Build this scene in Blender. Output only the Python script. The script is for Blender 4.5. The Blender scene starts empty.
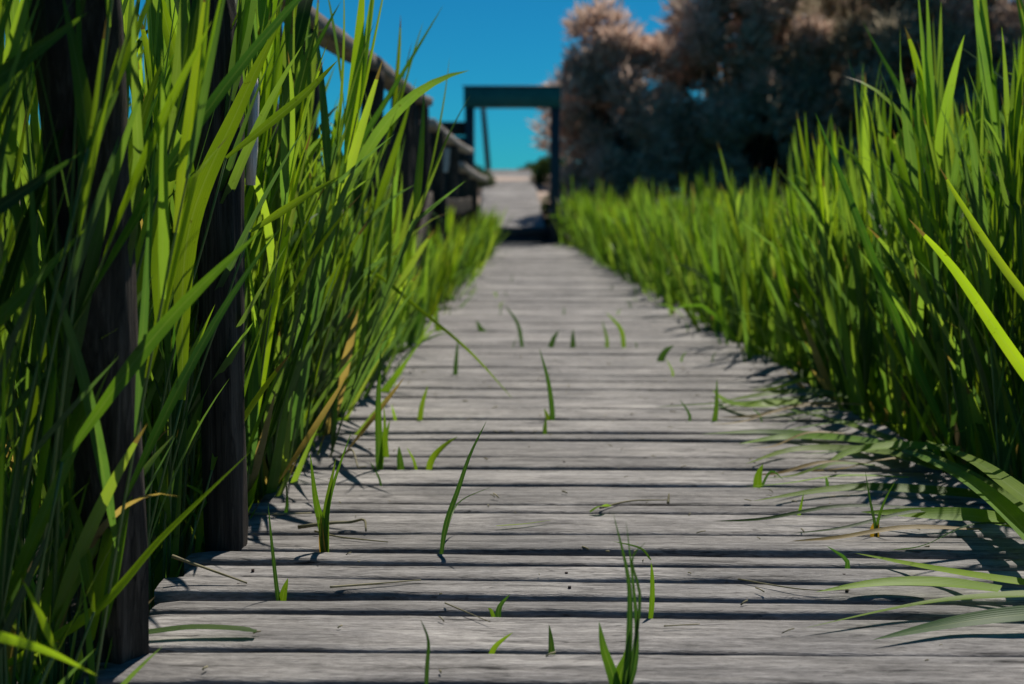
import bpy, math, random
import numpy as np
from mathutils import Vector, Matrix, noise

SEED = 11
random.seed(SEED)
rng = np.random.default_rng(SEED)
scene = bpy.context.scene
COL = scene.collection
R = math.radians
DECK_L, GROUND = -0.69, -0.38

# ------------------------------------------------------------------ camera
F = 1400.0
cam_d = bpy.data.cameras.new('camera')
cam = bpy.data.objects.new('camera', cam_d)
COL.objects.link(cam)
CAMZ = 0.70
cam.location = (0, 0, CAMZ)
PITCH = math.atan(152 / F)
YAW = math.atan(43 / F)
cam.rotation_euler = (math.pi / 2 - PITCH, 0, YAW)
cam_d.lens = F / 1024 * 36
cam_d.sensor_width = 36
cam_d.clip_start = 0.05
cam_d.clip_end = 3000
cam_d.dof.use_dof = True
cam_d.dof.focus_distance = 2.55
cam_d.dof.aperture_fstop = 3.4
cam_d.dof.aperture_blades = 7
scene.camera = cam
CM = cam.rotation_euler.to_matrix()
CP = Vector(cam.location)


def ray(px, py):
    return CM @ Vector(((px - 512) / F, (342 - py) / F, -1.0))


def P(px, py, z=0.0):
    r = ray(px, py)
    return CP + r * ((z - CP.z) / r.z)


def PD(px, py, d):
    r = ray(px, py)
    return CP + r * (d / r.y)


# ------------------------------------------------------------------ world and sun
SUN_EL, SUN_AZ = R(60), R(20)      # azimuth measured from +Y toward +X
w = bpy.data.worlds.new("World")
scene.world = w
w.use_nodes = True
nt = w.node_tree
nt.nodes.clear()
out = nt.nodes.new('ShaderNodeOutputWorld')
bg = nt.nodes.new('ShaderNodeBackground')
sky = nt.nodes.new('ShaderNodeTexSky')
sky.sky_type = 'NISHITA'
sky.sun_disc = False
sky.sun_elevation = SUN_EL
sky.sun_rotation = SUN_AZ
sky.altitude = 2000
sky.air_density = 1.0
sky.dust_density = 0.0
sky.ozone_density = 6.0
mul = nt.nodes.new('ShaderNodeMix')
mul.data_type = 'RGBA'
mul.blend_type = 'MULTIPLY'
mul.inputs[0].default_value = 1
nt.links.new(sky.outputs[0], mul.inputs[6])
mul.inputs[7].default_value = (0.06, .555, .70, 1)
nt.links.new(mul.outputs[2], bg.inputs[0])
bg.inputs[1].default_value = 0.088
nt.links.new(bg.outputs[0], out.inputs[0])

sd = bpy.data.lights.new('sun', 'SUN')
sd.energy = 5.0
sd.angle = R(0.5)
sd.color = (1.0, 0.93, 0.82)
so = bpy.data.objects.new('sun', sd)
COL.objects.link(so)
sdir = Vector((math.sin(SUN_AZ) * math.cos(SUN_EL), math.cos(SUN_AZ) * math.cos(SUN_EL), math.sin(SUN_EL)))
so.rotation_euler = sdir.to_track_quat('Z', 'Y').to_euler()
so.location = (6, 8, 12)

scene.view_settings.view_transform = 'Standard'
scene.view_settings.look = 'None'
scene.view_settings.exposure = 0
scene.cycles.max_bounces = 8
scene.cycles.transparent_max_bounces = 8
scene.cycles.use_denoising = True


# ------------------------------------------------------------------ object helpers
def tag(o, label=None, cat=None, group=None, kind=None):
    if label: o['label'] = label
    if cat: o['category'] = cat
    if group: o['group'] = group
    if kind: o['kind'] = kind
    return o


def empty(name, loc=(0, 0, 0), label=None, cat=None, group=None, kind=None):
    o = bpy.data.objects.new(name, None)
    o.empty_display_size = 0.05
    o.location = loc
    COL.objects.link(o)
    return tag(o, label, cat, group, kind)


def mesh_obj(name, me, mat=None, parent=None):
    if mat is not None and not me.materials:
        me.materials.append(mat)
    o = bpy.data.objects.new(name, me)
    COL.objects.link(o)
    if parent is not None:
        o.parent = parent
        o.matrix_parent_inverse = Matrix.Translation(-Vector(parent.location))
    return o


def np_mesh(name, V, Q, cols=None, smooth=True):
    V = np.asarray(V, dtype=np.float32)
    Q = np.asarray(Q, dtype=np.int32)
    me = bpy.data.meshes.new(name)
    me.vertices.add(len(V))
    me.vertices.foreach_set('co', V.ravel())
    n, k = Q.shape
    me.loops.add(n * k)
    me.loops.foreach_set('vertex_index', Q.ravel())
    me.polygons.add(n)
    me.polygons.foreach_set('loop_start', np.arange(0, n * k, k, dtype=np.int32))
    me.polygons.foreach_set('loop_total', np.full(n, k, dtype=np.int32))
    me.polygons.foreach_set('use_smooth', np.full(n, smooth, dtype=bool))
    if cols is not None:
        a = me.color_attributes.new('tint', 'FLOAT_COLOR', 'POINT')
        a.data.foreach_set('color', np.asarray(cols, dtype=np.float32).ravel())
    me.update(calc_edges=True)
    me.validate()
    return me


class MB:
    """collects quads for one mesh"""
    def __init__(self):
        self.V, self.Q, self.C, self.n = [], [], [], 0

    def add(self, V, Q, C=None):
        V = np.asarray(V, dtype=float)
        self.V.append(V)
        self.Q.append(np.asarray(Q, dtype=int) + self.n)
        self.C.append(np.zeros((len(V), 4)) if C is None else np.asarray(C, dtype=float))
        self.n += len(V)

    def tube(self, pts, rad, sides=8, jit=0.0, seed=0, c=None, caps=True, squash=1.0):
        pts = [Vector(p) for p in pts]
        if not hasattr(rad, '__len__'):
            rad = [rad] * len(pts)
        V = []
        up = Vector((0.13, 0.21, 0.97))
        for i, p in enumerate(pts):
            t = (pts[min(i + 1, len(pts) - 1)] - pts[max(i - 1, 0)]).normalized()
            if abs(t.dot(up)) > 0.95:
                up = Vector((0.97, 0.1, 0.2))
            a = t.cross(up).normalized()
            b = t.cross(a).normalized()
            for k in range(sides):
                an = 2 * math.pi * k / sides
                r = rad[i]
                if jit:
                    r *= 1 + jit * noise.noise(Vector((math.cos(an) * 1.5 + seed * 7.1, math.sin(an) * 1.5, i * 0.45 + seed)))
                    r *= 1 + jit * 0.5 * noise.noise(Vector((math.cos(an) * 6 + seed, math.sin(an) * 6, i * 0.2)))
                V.append(p + a * math.cos(an) * r + b * math.sin(an) * r * squash)
        Q = []
        m = len(pts)
        for i in range(m - 1):
            for k in range(sides):
                k2 = (k + 1) % sides
                Q.append((i * sides + k, i * sides + k2, (i + 1) * sides + k2, (i + 1) * sides + k))
        if caps:
            for i, rev in ((0, True), (m - 1, False)):
                ci = len(V)
                V.append(pts[i])
                for k in range(0, sides, 2):
                    q = (i * sides + k, i * sides + (k + 1) % sides, i * sides + (k + 2) % sides, ci)
                    Q.append(q[::-1] if rev else q)
        C = None if c is None else np.tile(np.array(c, dtype=float), (len(V), 1))
        self.add([tuple(v) for v in V], Q, C)

    def box(self, c, s, rot=None, bevel=0.006, sub=1):
        """bevelled box: centre, size, optional 3x3 rotation"""
        hx, hy, hz = s[0] / 2, s[1] / 2, s[2] / 2
        b = min(bevel, hx * .9, hy * .9, hz * .9)
        rings = []
        for z, ins in ((-hz, b), (-hz + b, 0), (hz - b, 0), (hz, b)):
            x, y = hx - ins, hy - ins
            bb = b * 0.7 if ins == 0 else b * 0.3
            rings.append([(-x + bb, -y, z), (x - bb, -y, z), (x, -y + bb, z), (x, y - bb, z),
                          (x - bb, y, z), (-x + bb, y, z), (-x, y - bb, z), (-x, -y + bb, z)])
        V = [v for r in rings for v in r]
        Q = []
        for i in range(3):
            for k in range(8):
                k2 = (k + 1) % 8
                Q.append((i * 8 + k, i * 8 + k2, (i + 1) * 8 + k2, (i + 1) * 8 + k))
        for base, rev in ((0, True), (24, False)):
            for q in ((0, 1, 2, 7), (7, 2, 3, 6), (6, 3, 4, 5)):
                q = tuple(base + k for k in q)
                Q.append(q[::-1] if rev else q)
        M = Matrix(rot) if rot is not None else Matrix.Identity(3)
        V = [tuple(M @ Vector(v) + Vector(c)) for v in V]
        self.add(V, Q)

    def build(self, name, mat=None, parent=None, smooth=True):
        me = np_mesh(name, np.concatenate(self.V), np.concatenate(self.Q), np.concatenate(self.C), smooth)
        return mesh_obj(name, me, mat, parent)


# ------------------------------------------------------------------ materials
def newmat(name):
    m = bpy.data.materials.new(name)
    m.use_nodes = True
    t = m.node_tree
    t.nodes.clear()
    o = t.nodes.new('ShaderNodeOutputMaterial')
    return m, t, o


def N(t, typ, **kw):
    n = t.nodes.new(typ)
    for k, v in kw.items():
        setattr(n, k, v)
    return n


def ramp(t, src, stops):
    r = t.nodes.new('ShaderNodeValToRGB')
    e = r.color_ramp.elements
    while len(e) < len(stops):
        e.new(0.5)
    for el, (p, c) in zip(e, stops):
        el.position = p
        el.color = (*c, 1) if len(c) == 3 else c
    t.links.new(src, r.inputs[0])
    return r


def mixc(t, fac, a, b, blend='MIX'):
    m = t.nodes.new('ShaderNodeMix')
    m.data_type = 'RGBA'
    m.blend_type = blend
    for sock, v in ((m.inputs[0], fac), (m.inputs[6], a), (m.inputs[7], b)):
        if hasattr(v, 'is_linked') or hasattr(v, 'links'):
            t.links.new(v, sock)
        elif isinstance(v, (int, float)):
            sock.default_value = v
        else:
            sock.default_value = (*v, 1)
    return m.outputs[2]


def math_n(t, op, a, b=0.0, clamp=False):
    m = t.nodes.new('ShaderNodeMath')
    m.operation = op
    m.use_clamp = clamp
    for i, v in enumerate((a, b)):
        if isinstance(v, (int, float)):
            m.inputs[i].default_value = v
        else:
            t.links.new(v, m.inputs[i])
    return m.outputs[0]


def tex_noise(t, vec, scale, detail=4, rough=.55, dist=0.0):
    n = t.nodes.new('ShaderNodeTexNoise')
    n.inputs['Scale'].default_value = scale
    n.inputs['Detail'].default_value = detail
    n.inputs['Roughness'].default_value = rough
    n.inputs['Distortion'].default_value = dist
    if vec is not None:
        t.links.new(vec, n.inputs['Vector'])
    return n.outputs['Fac']


def mapped(t, vec, scale=(1, 1, 1), loc=None):
    m = t.nodes.new('ShaderNodeMapping')
    m.inputs['Scale'].default_value = scale
    t.links.new(vec, m.inputs['Vector'])
    if loc is not None:
        t.links.new(loc, m.inputs['Location'])
    return m.outputs[0]


def wood(name, dark, mid, light, axis='x', rough=.85, crack=0.75, bump=0.35, var=0.35, stain=0.4):
    """weathered timber whose grain runs along `axis`; every board of a mesh differs"""
    m, t, o = newmat(name)
    tc = N(t, 'ShaderNodeTexCoord')
    geo = N(t, 'ShaderNodeNewGeometry')
    isl = geo.outputs['Random Per Island']
    off = N(t, 'ShaderNodeCombineXYZ')
    o1 = math_n(t, 'MULTIPLY', isl, 37.0)
    o2 = math_n(t, 'MULTIPLY', isl, 91.0)
    for i, s in enumerate((o1, o2, o1)):
        t.links.new(s, off.inputs[i])
    st = {'x': (4.5, 46, 46), 'z': (34, 34, 1.3), 'y': (34, 1.3, 34)}[axis]
    st2 = {'x': (38, 230, 230), 'z': (130, 130, 2.5), 'y': (130, 2.5, 130)}[axis]
    v1 = mapped(t, tc.outputs['Object'], st, off.outputs[0])
    v2 = mapped(t, tc.outputs['Object'], st2, off.outputs[0])
    g1 = tex_noise(t, v1, 1.0, 6, .65, .6)
    g2 = tex_noise(t, v2, 1.0, 4, .7, .3)
    big = tex_noise(t, tc.outputs['Object'], 3.1, 4, .6)
    mid_n = tex_noise(t, mapped(t, tc.outputs['Object'], tuple(3.4 if k < 5 else 13 for k in st), off.outputs[0]), 1.0, 3, .6)
    g = math_n(t, 'ADD', math_n(t, 'MULTIPLY', g1, .55), math_n(t, 'MULTIPLY', g2, .45))
    base = ramp(t, g, [(.33, dark), (.5, mid), (.68, light)]).outputs[0]
    # fine long cracks: thin contour lines of a stretched noise, broken up by a second one
    cn = tex_noise(t, mapped(t, tc.outputs['Object'], tuple(2.6 if k < 5 else 30 for k in st), off.outputs[0]), 1.0, 2, .5)
    cl = ramp(t, math_n(t, 'ABSOLUTE', math_n(t, 'SUBTRACT', cn, .47)), [(.003, (0, 0, 0)), (.012, (1, 1, 1))]).outputs[0]
    base = mixc(t, ramp(t, big, [(.45, (0, 0, 0)), (.58, (.8, .8, .8))]).outputs[0], base, mixc(t, 1.0, base, mixc(t, 1.0, cl, (.22, .22, .23), 'ADD'), 'MULTIPLY'))
    cr = ramp(t, g1, [(.30, (0, 0, 0)), (.375, (1, 1, 1))]).outputs[0]
    base = mixc(t, crack, base, mixc(t, 1.0, base, cr, 'MULTIPLY'))
    bv = math_n(t, 'ADD', math_n(t, 'MULTIPLY', isl, var), 1 - var * .55)
    bvc = N(t, 'ShaderNodeCombineXYZ')
    for i in range(3):
        t.links.new(bv, bvc.inputs[i])
    base = mixc(t, 1.0, base, bvc.outputs[0], 'MULTIPLY')
    st_ = ramp(t, mid_n, [(.36, (.55, .56, .60)), (.56, (1, 1, 1))]).outputs[0]
    base = mixc(t, stain, base, st_, 'MULTIPLY')
    spk = tex_noise(t, mapped(t, tc.outputs['Object'], tuple(26 if k < 5 else 110 for k in st), off.outputs[0]), 1.0, 3, .7)
    base = mixc(t, .8, base, ramp(t, spk, [(.30, (.35, .34, .33)), (.38, (1, 1, 1)), (.66, (1, 1, 1)), (.76, (1.35, 1.33, 1.3))]).outputs[0], 'MULTIPLY')
    base = mixc(t, .5, base, ramp(t, big, [(.35, (.72, .72, .74)), (.65, (1.1, 1.08, 1.05))]).outputs[0], 'MULTIPLY')
    bs = N(t, 'ShaderNodeBsdfPrincipled')
    t.links.new(base, bs.inputs['Base Color'])
    bs.inputs['Roughness'].default_value = rough
    bs.inputs['Specular IOR Level'].default_value = .3
    bp = N(t, 'ShaderNodeBump')
    bp.inputs['Strength'].default_value = bump
    bp.inputs['Distance'].default_value = .01
    t.links.new(g, bp.inputs['Height'])
    t.links.new(bp.outputs[0], bs.inputs['Normal'])
    t.links.new(bs.outputs[0], o.inputs[0])
    return m


def leafmat(name, stops, trans=.45, rough=.47, spec=.38, tip=(.13, .10, .04), under=(.10, .17, .10), under_f=.3, tipstart=.93, dry_leaves=False):
    """tint: R random per leaf, G position along the leaf, B random per plant, A across the blade"""
    m, t, o = newmat(name)
    at = N(t, 'ShaderNodeVertexColor', layer_name='tint')
    sep = N(t, 'ShaderNodeSeparateColor')
    t.links.new(at.outputs['Color'], sep.inputs[0])
    r, g, b = sep.outputs[0], sep.outputs[1], sep.outputs[2]
    tc = N(t, 'ShaderNodeTexCoord')
    nz = tex_noise(t, tc.outputs['Object'], 9.0, 3, .6)
    f = math_n(t, 'ADD', math_n(t, 'MULTIPLY', r, .72), math_n(t, 'MULTIPLY', nz, .36))
    f = math_n(t, 'SUBTRACT', f, .04)
    col = ramp(t, f, stops).outputs[0]
    pv = math_n(t, 'ADD', math_n(t, 'MULTIPLY', b, .80), .56)
    pc = N(t, 'ShaderNodeCombineXYZ')
    for i in range(3):
        t.links.new(pv, pc.inputs[i])
    col = mixc(t, 1.0, col, pc.outputs[0], 'MULTIPLY')
    # parallel veins
    va = math_n(t, 'MULTIPLY', at.outputs['Alpha'], 56.0)
    vs = math_n(t, 'SINE', va)
    vein = math_n(t, 'ADD', math_n(t, 'MULTIPLY', vs, .05), .96)
    mid = math_n(t, 'LESS_THAN', math_n(t, 'ABSOLUTE', math_n(t, 'SUBTRACT', at.outputs['Alpha'], .5)), .05)
    vc = N(t, 'ShaderNodeCombineXYZ')
    for i in range(3):
        t.links.new(vein, vc.inputs[i])
    col = mixc(t, 1.0, col, vc.outputs[0], 'MULTIPLY')
    col = mixc(t, math_n(t, 'MULTIPLY', mid, .22), col, (.22, .30, .12))
    geo = N(t, 'ShaderNodeNewGeometry')
    colu = mixc(t, math_n(t, 'MULTIPLY', geo.outputs['Backfacing'], under_f), col, under)
    # dry tips, on the plants whose B is high; scattered brown flecks
    tipf = math_n(t, 'MULTIPLY', math_n(t, 'GREATER_THAN', math_n(t, 'ADD', g, math_n(t, 'MULTIPLY', nz, .08)), tipstart),
                  math_n(t, 'GREATER_THAN', r, .80))
    colu = mixc(t, tipf, colu, tip)
    if dry_leaves:
        colu = mixc(t, math_n(t, 'GREATER_THAN', r, 1.2), colu, mixc(t, nz, (.16, .11, .05), (.34, .27, .15)))
        spots = ramp(t, tex_noise(t, tc.outputs['Object'], 55, 3, .6), [(.66, (1, 1, 1)), (.73, (.45, .35, .2))]).outputs[0]
        colu = mixc(t, .7, colu, spots, 'MULTIPLY')
    bs = N(t, 'ShaderNodeBsdfPrincipled')
    t.links.new(colu, bs.inputs['Base Color'])
    bs.inputs['Roughness'].default_value = rough
    bs.inputs['Specular IOR Level'].default_value = spec
    tr = N(t, 'ShaderNodeBsdfTranslucent')
    trc = mixc(t, 1.0, colu, (2.1, 2.05, .8), 'MULTIPLY')
    t.links.new(trc, tr.inputs[0])
    mx = N(t, 'ShaderNodeMixShader')
    mx.inputs[0].default_value = trans
    t.links.new(bs.outputs[0], mx.inputs[1])
    t.links.new(tr.outputs[0], mx.inputs[2])
    bp = N(t, 'ShaderNodeBump')
    bp.inputs['Strength'].default_value = .12
    bp.inputs['Distance'].default_value = .001
    t.links.new(vs, bp.inputs['Height'])
    t.links.new(bp.outputs[0], bs.inputs['Normal'])
    t.links.new(mx.outputs[0], o.inputs[0])
    return m


def simple(name, c1, c2, scale=6, rough=.8, bump=.2, spec=.3):
    m, t, o = newmat(name)
    tc = N(t, 'ShaderNodeTexCoord')
    n1 = tex_noise(t, tc.outputs['Object'], scale, 6, .65)
    n2 = tex_noise(t, tc.outputs['Object'], scale * 7, 3, .6)
    f = math_n(t, 'ADD', math_n(t, 'MULTIPLY', n1, .7), math_n(t, 'MULTIPLY', n2, .3))
    c = ramp(t, f, [(.38, c1), (.62, c2)]).outputs[0]
    bs = N(t, 'ShaderNodeBsdfPrincipled')
    t.links.new(c, bs.inputs['Base Color'])
    bs.inputs['Roughness'].default_value = rough
    bs.inputs['Specular IOR Level'].default_value = spec
    bp = N(t, 'ShaderNodeBump')
    bp.inputs['Strength'].default_value = bump
    bp.inputs['Distance'].default_value = .02
    t.links.new(f, bp.inputs['Height'])
    t.links.new(bp.outputs[0], bs.inputs['Normal'])
    t.links.new(bs.outputs[0], o.inputs[0])
    return m


M_deck = wood('weathered_deck', (.055, .051, .049), (.238, .228, .221), (.45, .435, .42), 'x', crack=.95, bump=.8, var=.38, stain=.38)
M_stringer = wood('stringer_wood', (.03, .027, .025), (.06, .055, .05), (.09, .08, .07), 'y')
M_post = wood('dark_post_wood', (.010, .008, .006), (.040, .031, .024), (.13, .105, .085), 'z', var=.2, bump=1.0, crack=.95)
M_rail = wood('grey_rail_wood', (.09, .072, .058), (.21, .17, .14), (.38, .32, .26), 'y')
M_pale = wood('pale_split_wood', (.42, .37, .33), (.68, .62, .58), (.88, .83, .80), 'z')
M_panel = wood('brown_panel_wood', (.02, .015, .012), (.05, .035, .028), (.09, .07, .055), 'x')
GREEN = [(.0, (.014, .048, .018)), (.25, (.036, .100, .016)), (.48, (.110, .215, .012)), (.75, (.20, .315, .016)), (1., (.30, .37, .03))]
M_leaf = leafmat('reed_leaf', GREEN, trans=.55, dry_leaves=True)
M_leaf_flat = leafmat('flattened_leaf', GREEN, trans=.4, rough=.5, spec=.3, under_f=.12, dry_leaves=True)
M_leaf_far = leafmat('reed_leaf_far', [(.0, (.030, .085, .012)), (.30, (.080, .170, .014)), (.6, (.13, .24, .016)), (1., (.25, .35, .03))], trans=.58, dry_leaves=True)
M_stem = leafmat('reed_stem', [(.0, (.05, .09, .02)), (.5, (.10, .17, .03)), (1., (.22, .22, .09))], trans=.12, rough=.4, tipstart=2)
M_dry = leafmat('dry_straw', [(.0, (.10, .07, .045)), (.5, (.26, .20, .13)), (1., (.45, .38, .28))], trans=.2, rough=.7, tipstart=2, under_f=0)
M_yellow = leafmat('yellowing_leaf', [(.0, (.25, .17, .02)), (.5, (.42, .26, .03)), (1., (.55, .33, .05))], trans=.35, rough=.6, tipstart=2, under_f=0)
M_gate = simple('green_gate_paint', (.025, .13, .115), (.04, .18, .155), 5, .45, .1)
M_gatepost = simple('dark_gate_steel', (.018, .032, .045), (.035, .055, .07), 5, .5, .1)
M_mud = simple('marsh_mud', (.012, .010, .008), (.035, .030, .020), 5, .6, .8, .4)
M_sand = simple('pale_sand', (.36, .27, .21), (.52, .41, .33), 3, .9, .4)
M_knot = simple('dark_pole', (.02, .02, .022), (.04, .04, .04), 6)

# ------------------------------------------------------------------ ground: marsh, then an embankment
def ground_z(x, y):
    s = min(max((y - 19.3) / 6.5, 0), 1)
    s *= 1 - .75 * min(max((x - .9) / 1.2, 0), 1) * min(max((1200 - y) / 400, 0), 1)
    s = s * s * (3 - 2 * s)
    z = GROUND + s * (0.98 - GROUND)
    z += 0.05 * noise.noise(Vector((x * .8, y * .8, 0)))
    if y > 60:
        z += -1.2 * min((y - 60) / 60, 1)
    return z


xs = np.concatenate([np.linspace(-900, -40, 12), np.linspace(-36, -8, 12), np.linspace(-7, 9, 60), np.linspace(10, 40, 12), np.linspace(46, 900, 12)])
ys = np.concatenate([np.linspace(-40, -2, 8), np.linspace(-1, 34, 110), np.linspace(36, 130, 24), np.linspace(160, 2500, 10)])
V = [(x, y, ground_z(x, y)) for y in ys for x in xs]
nx = len(xs)
Q = [(j * nx + i, j * nx + i + 1, (j + 1) * nx + i + 1, (j + 1) * nx + i) for j in range(len(ys) - 1) for i in range(nx - 1)]
me = np_mesh('ground', V, Q)
# mud in the marsh, sand on the embankment
m, t, o = newmat('marsh_ground')
tc = N(t, 'ShaderNodeTexCoord')
sp = N(t, 'ShaderNodeSeparateXYZ')
t.links.new(tc.outputs['Object'], sp.inputs[0])
n1 = tex_noise(t, tc.outputs['Object'], 2.2, 6, .65)
n2 = tex_noise(t, tc.outputs['Object'], 14, 5, .65)
hf = math_n(t, 'ADD', math_n(t, 'MULTIPLY', sp.outputs[2], 1.3), math_n(t, 'MULTIPLY', n1, .8))
f = ramp(t, hf, [(.85, (0, 0, 0)), (.99, (1, 1, 1))]).outputs[0]
mud = ramp(t, n2, [(.35, (.012, .010, .007)), (.65, (.045, .038, .024))]).outputs[0]
snd = ramp(t, n2, [(.35, (.33, .24, .19)), (.65, (.50, .39, .32))]).outputs[0]
bs = N(t, 'ShaderNodeBsdfPrincipled')
t.links.new(mixc(t, f, mud, snd), bs.inputs['Base Color'])
bs.inputs['Roughness'].default_value = .85
bp = N(t, 'ShaderNodeBump')
bp.inputs['Distance'].default_value = .04
t.links.new(n2, bp.inputs['Height'])
t.links.new(bp.outputs[0], bs.inputs['Normal'])
t.links.new(bs.outputs[0], o.inputs[0])
tag(mesh_obj('ground', me, m), kind='structure')

# ------------------------------------------------------------------ boardwalk
def interp(x, pts):
    return float(np.interp(x, [p[0] for p in pts], [p[1] for p in pts]))


def deck_left(y):
    return interp(y, [(0, -.70), (3, -.67), (17, -.72), (18.3, -.86)])


def deck_right(y):
    return interp(y, [(0, 1.05), (4, 1.0), (6.5, .86), (9, .74), (16, .36), (18.3, .14)])


GAPS = [684.5, 652, 614, 596, 579.5, 566, 553, 533, 513, 504, 485, 467, 457, 441, 433.5, 419, 408, 389, 374.6, 360.5, 347, 331, 314]
cuts = [(P(535, gy).y, True) for gy in GAPS]
y0 = cuts[0][0]
pre = []
while y0 > .5:
    y0 -= random.choice((.10, .19, .2))
    pre.append((y0, True))
cuts = pre[::-1] + cuts
full = [cuts[0]]
for a, b in zip(cuts[:-1], cuts[1:]):
    span = b[0] - a[0]
    k = max(1, round(span / .205))
    fr = sorted([(i + random.uniform(-.16, .16)) / k for i in range(1, k)])
    for q in fr:
        full.append((a[0] + span * q, False))
    full.append(b)
yy = full[-1][0]
while yy < 18.1:
    yy += random.choice((.11, .15, .19, .21))
    full.append((min(yy, 18.25), random.random() < .5))

mb = MB()
NS = 46


def plank(mb, ya, yb, xl, xr, zt, th, seed, gapa, gapb, slope=0.0):
    """one board: rounded edges, slightly wandering outline, cupped top; from ya to yb"""
    prof = [(0, -th), (0, -.010), (.0016, -.0035), (.005, 0), (.12, .0008), (.5, .0016), (.88, .0008), (-.005, 0), (-.0016, -.0035), (1, -.010), (1, -th)]
    V, C = [], []
    tilt = random.uniform(-.006, .006)
    roll = random.uniform(-.003, .003)
    bend = random.uniform(-.005, .005)
    skew = random.uniform(-.007, .007)
    xs_ = np.linspace(0, 1, NS)
    for k, s in enumerate(xs_):
        x = xl + (xr - xl) * s
        wa = .006 * noise.noise(Vector((x * 2.3, seed * 3.7, 1))) + .0034 * noise.noise(Vector((x * 11, seed * 3.7, 2)))
        wb = .006 * noise.noise(Vector((x * 2.3, seed * 5.1, 7))) + .0034 * noise.noise(Vector((x * 11, seed * 5.1, 9)))
        chip = max(0, noise.noise(Vector((x * 5, seed * 9.3, 4))) - .42) * .05
        ea = ya + gapa + wa + chip + skew * (s - .5)
        eb = yb - gapb + wb + skew * (s - .5)
        wdt = eb - ea
        ends = 0.004 if k in (0, NS - 1) else 0
        for i, (u, dz) in enumerate(prof):
            if 0 < abs(u) < .01:
                y = ea + u if u > 0 else eb + u
            else:
                y = ea + u * wdt
            z = zt + dz * (1 if dz < -.003 else 1) + tilt * (s - .5) + bend * (4 * s * (1 - s) - .5) + roll * ((y - ea) / wdt - .5) * 2
            z -= ends
            if i in (3, 4, 5, 6, 7):
                z += .0012 * noise.noise(Vector((x * 6, y * 30, seed)))
            z += slope * (y - ya)
            V.append((x, y, z))
    m_ = len(prof)
    Q = []
    for k in range(NS - 1):
        for i in range(m_ - 1):
            Q.append((k * m_ + i, (k + 1) * m_ + i, (k + 1) * m_ + i + 1, k * m_ + i + 1))
    for k in (0, NS - 1):
        b = k * m_
        for q in ((0, 1, 9, 10), (1, 2, 8, 9), (2, 3, 7, 8), (3, 4, 6, 7)):
            Q.append(tuple(b + i for i in (q if k == 0 else q[::-1])))
        Q.append((b + 4, b + 5, b + 6, b + 6) if False else (b + 3, b + 4, b + 6, b + 7))
    # drop the duplicate cap face
    Q = [q for q in dict.fromkeys(Q)]
    mb.add(V, Q)


for i in range(len(full) - 1):
    (ya, wa), (yb, wb) = full[i], full[i + 1]
    ga = random.uniform(.016, .025) if wa else random.uniform(.003, .009)
    gb = random.uniform(.006, .011) if wb else random.uniform(.002, .005)
    yc = (ya + yb) / 2
    plank(mb, ya, yb, deck_left(yc) + random.uniform(-.03, .02), deck_right(yc) + random.uniform(-.03, .03),
          random.uniform(-.004, .0015), .032, i + 1, ga, gb)
walk = empty('boardwalk', (0, 0, 0), 'long straight boardwalk of weathered grey planks running to the gate', 'boardwalk', kind='structure')
deck = mb.build('decking', M_deck, walk)
for x in (-.56, .02, .52):
    b = MB()
    if x > .3:
        b.box((x, 4.6, -.10), (.09, 9.0, .12))
    else:
        b.box((x, 9.1, -.10), (.09, 18.0, .12))
    b.build('stringer', M_stringer, walk)
# nail heads where boards meet the stringers
nb = MB()
for i in range(len(full) - 1):
    yc = (full[i][0] + full[i + 1][0]) / 2
    if yc > 7 or yc < 1.4: continue
    if random.random() < .72: continue
    for x in (-.56, .02, .52):
        for dy in (-.028, .028) if full[i + 1][0] - full[i][0] > .14 else (0,):
            p = Vector((x + random.uniform(-.01, .01), yc + dy + random.uniform(-.006, .006), .0012))
            nb.tube([p - Vector((0, 0, .012)), p + Vector((0, 0, .0015))], .0032, 6)
nb.build('nail_heads', simple('rusty_nail', (.015, .01, .01), (.05, .03, .025)), walk)

# ramp beyond the gate: an added dark step for the gate's shadow band, then boards climbing the embankment
ramp_mb = MB()
yy, k = 18.62, 0
RS = .118
while yy < 26.4:
    wd = random.choice((.13, .17, .2))
    z = .15 + RS * (yy - 18.6)
    c = interp(yy, [(18.6, -.53), (26.4, -.88)])
    plank(ramp_mb, yy, yy + wd, c - .47 + random.uniform(-.02, .02), c + .42 + random.uniform(-.02, .02), z + random.uniform(-.003, .003), .03, 300 + k,
          random.uniform(.003, .009), random.uniform(.003, .009), slope=RS)
    yy += wd
    k += 1
rampo = empty('ramp', (0, 0, 0), 'narrow plank ramp climbing the sandy bank behind the gate', 'ramp', kind='structure')
ramp_mb.build('decking', M_deck, rampo)
b = MB()
b.box((-.5, 18.60, -.04), (1.0, .035, .36))
b.box((-.5, 18.57, .16), (1.02, .05, .10))
b.build('shadow_riser', M_gatepost, rampo)  # added dark face, its colour imitates the shadow band under the gate
tb = MB()
tb.box((-.42, 18.43, -.003), (1.2, .30, .03))
tb.build('shadow_strip', M_gatepost, rampo)  # dark strip added in place of the gate's shadow on the boards

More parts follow.
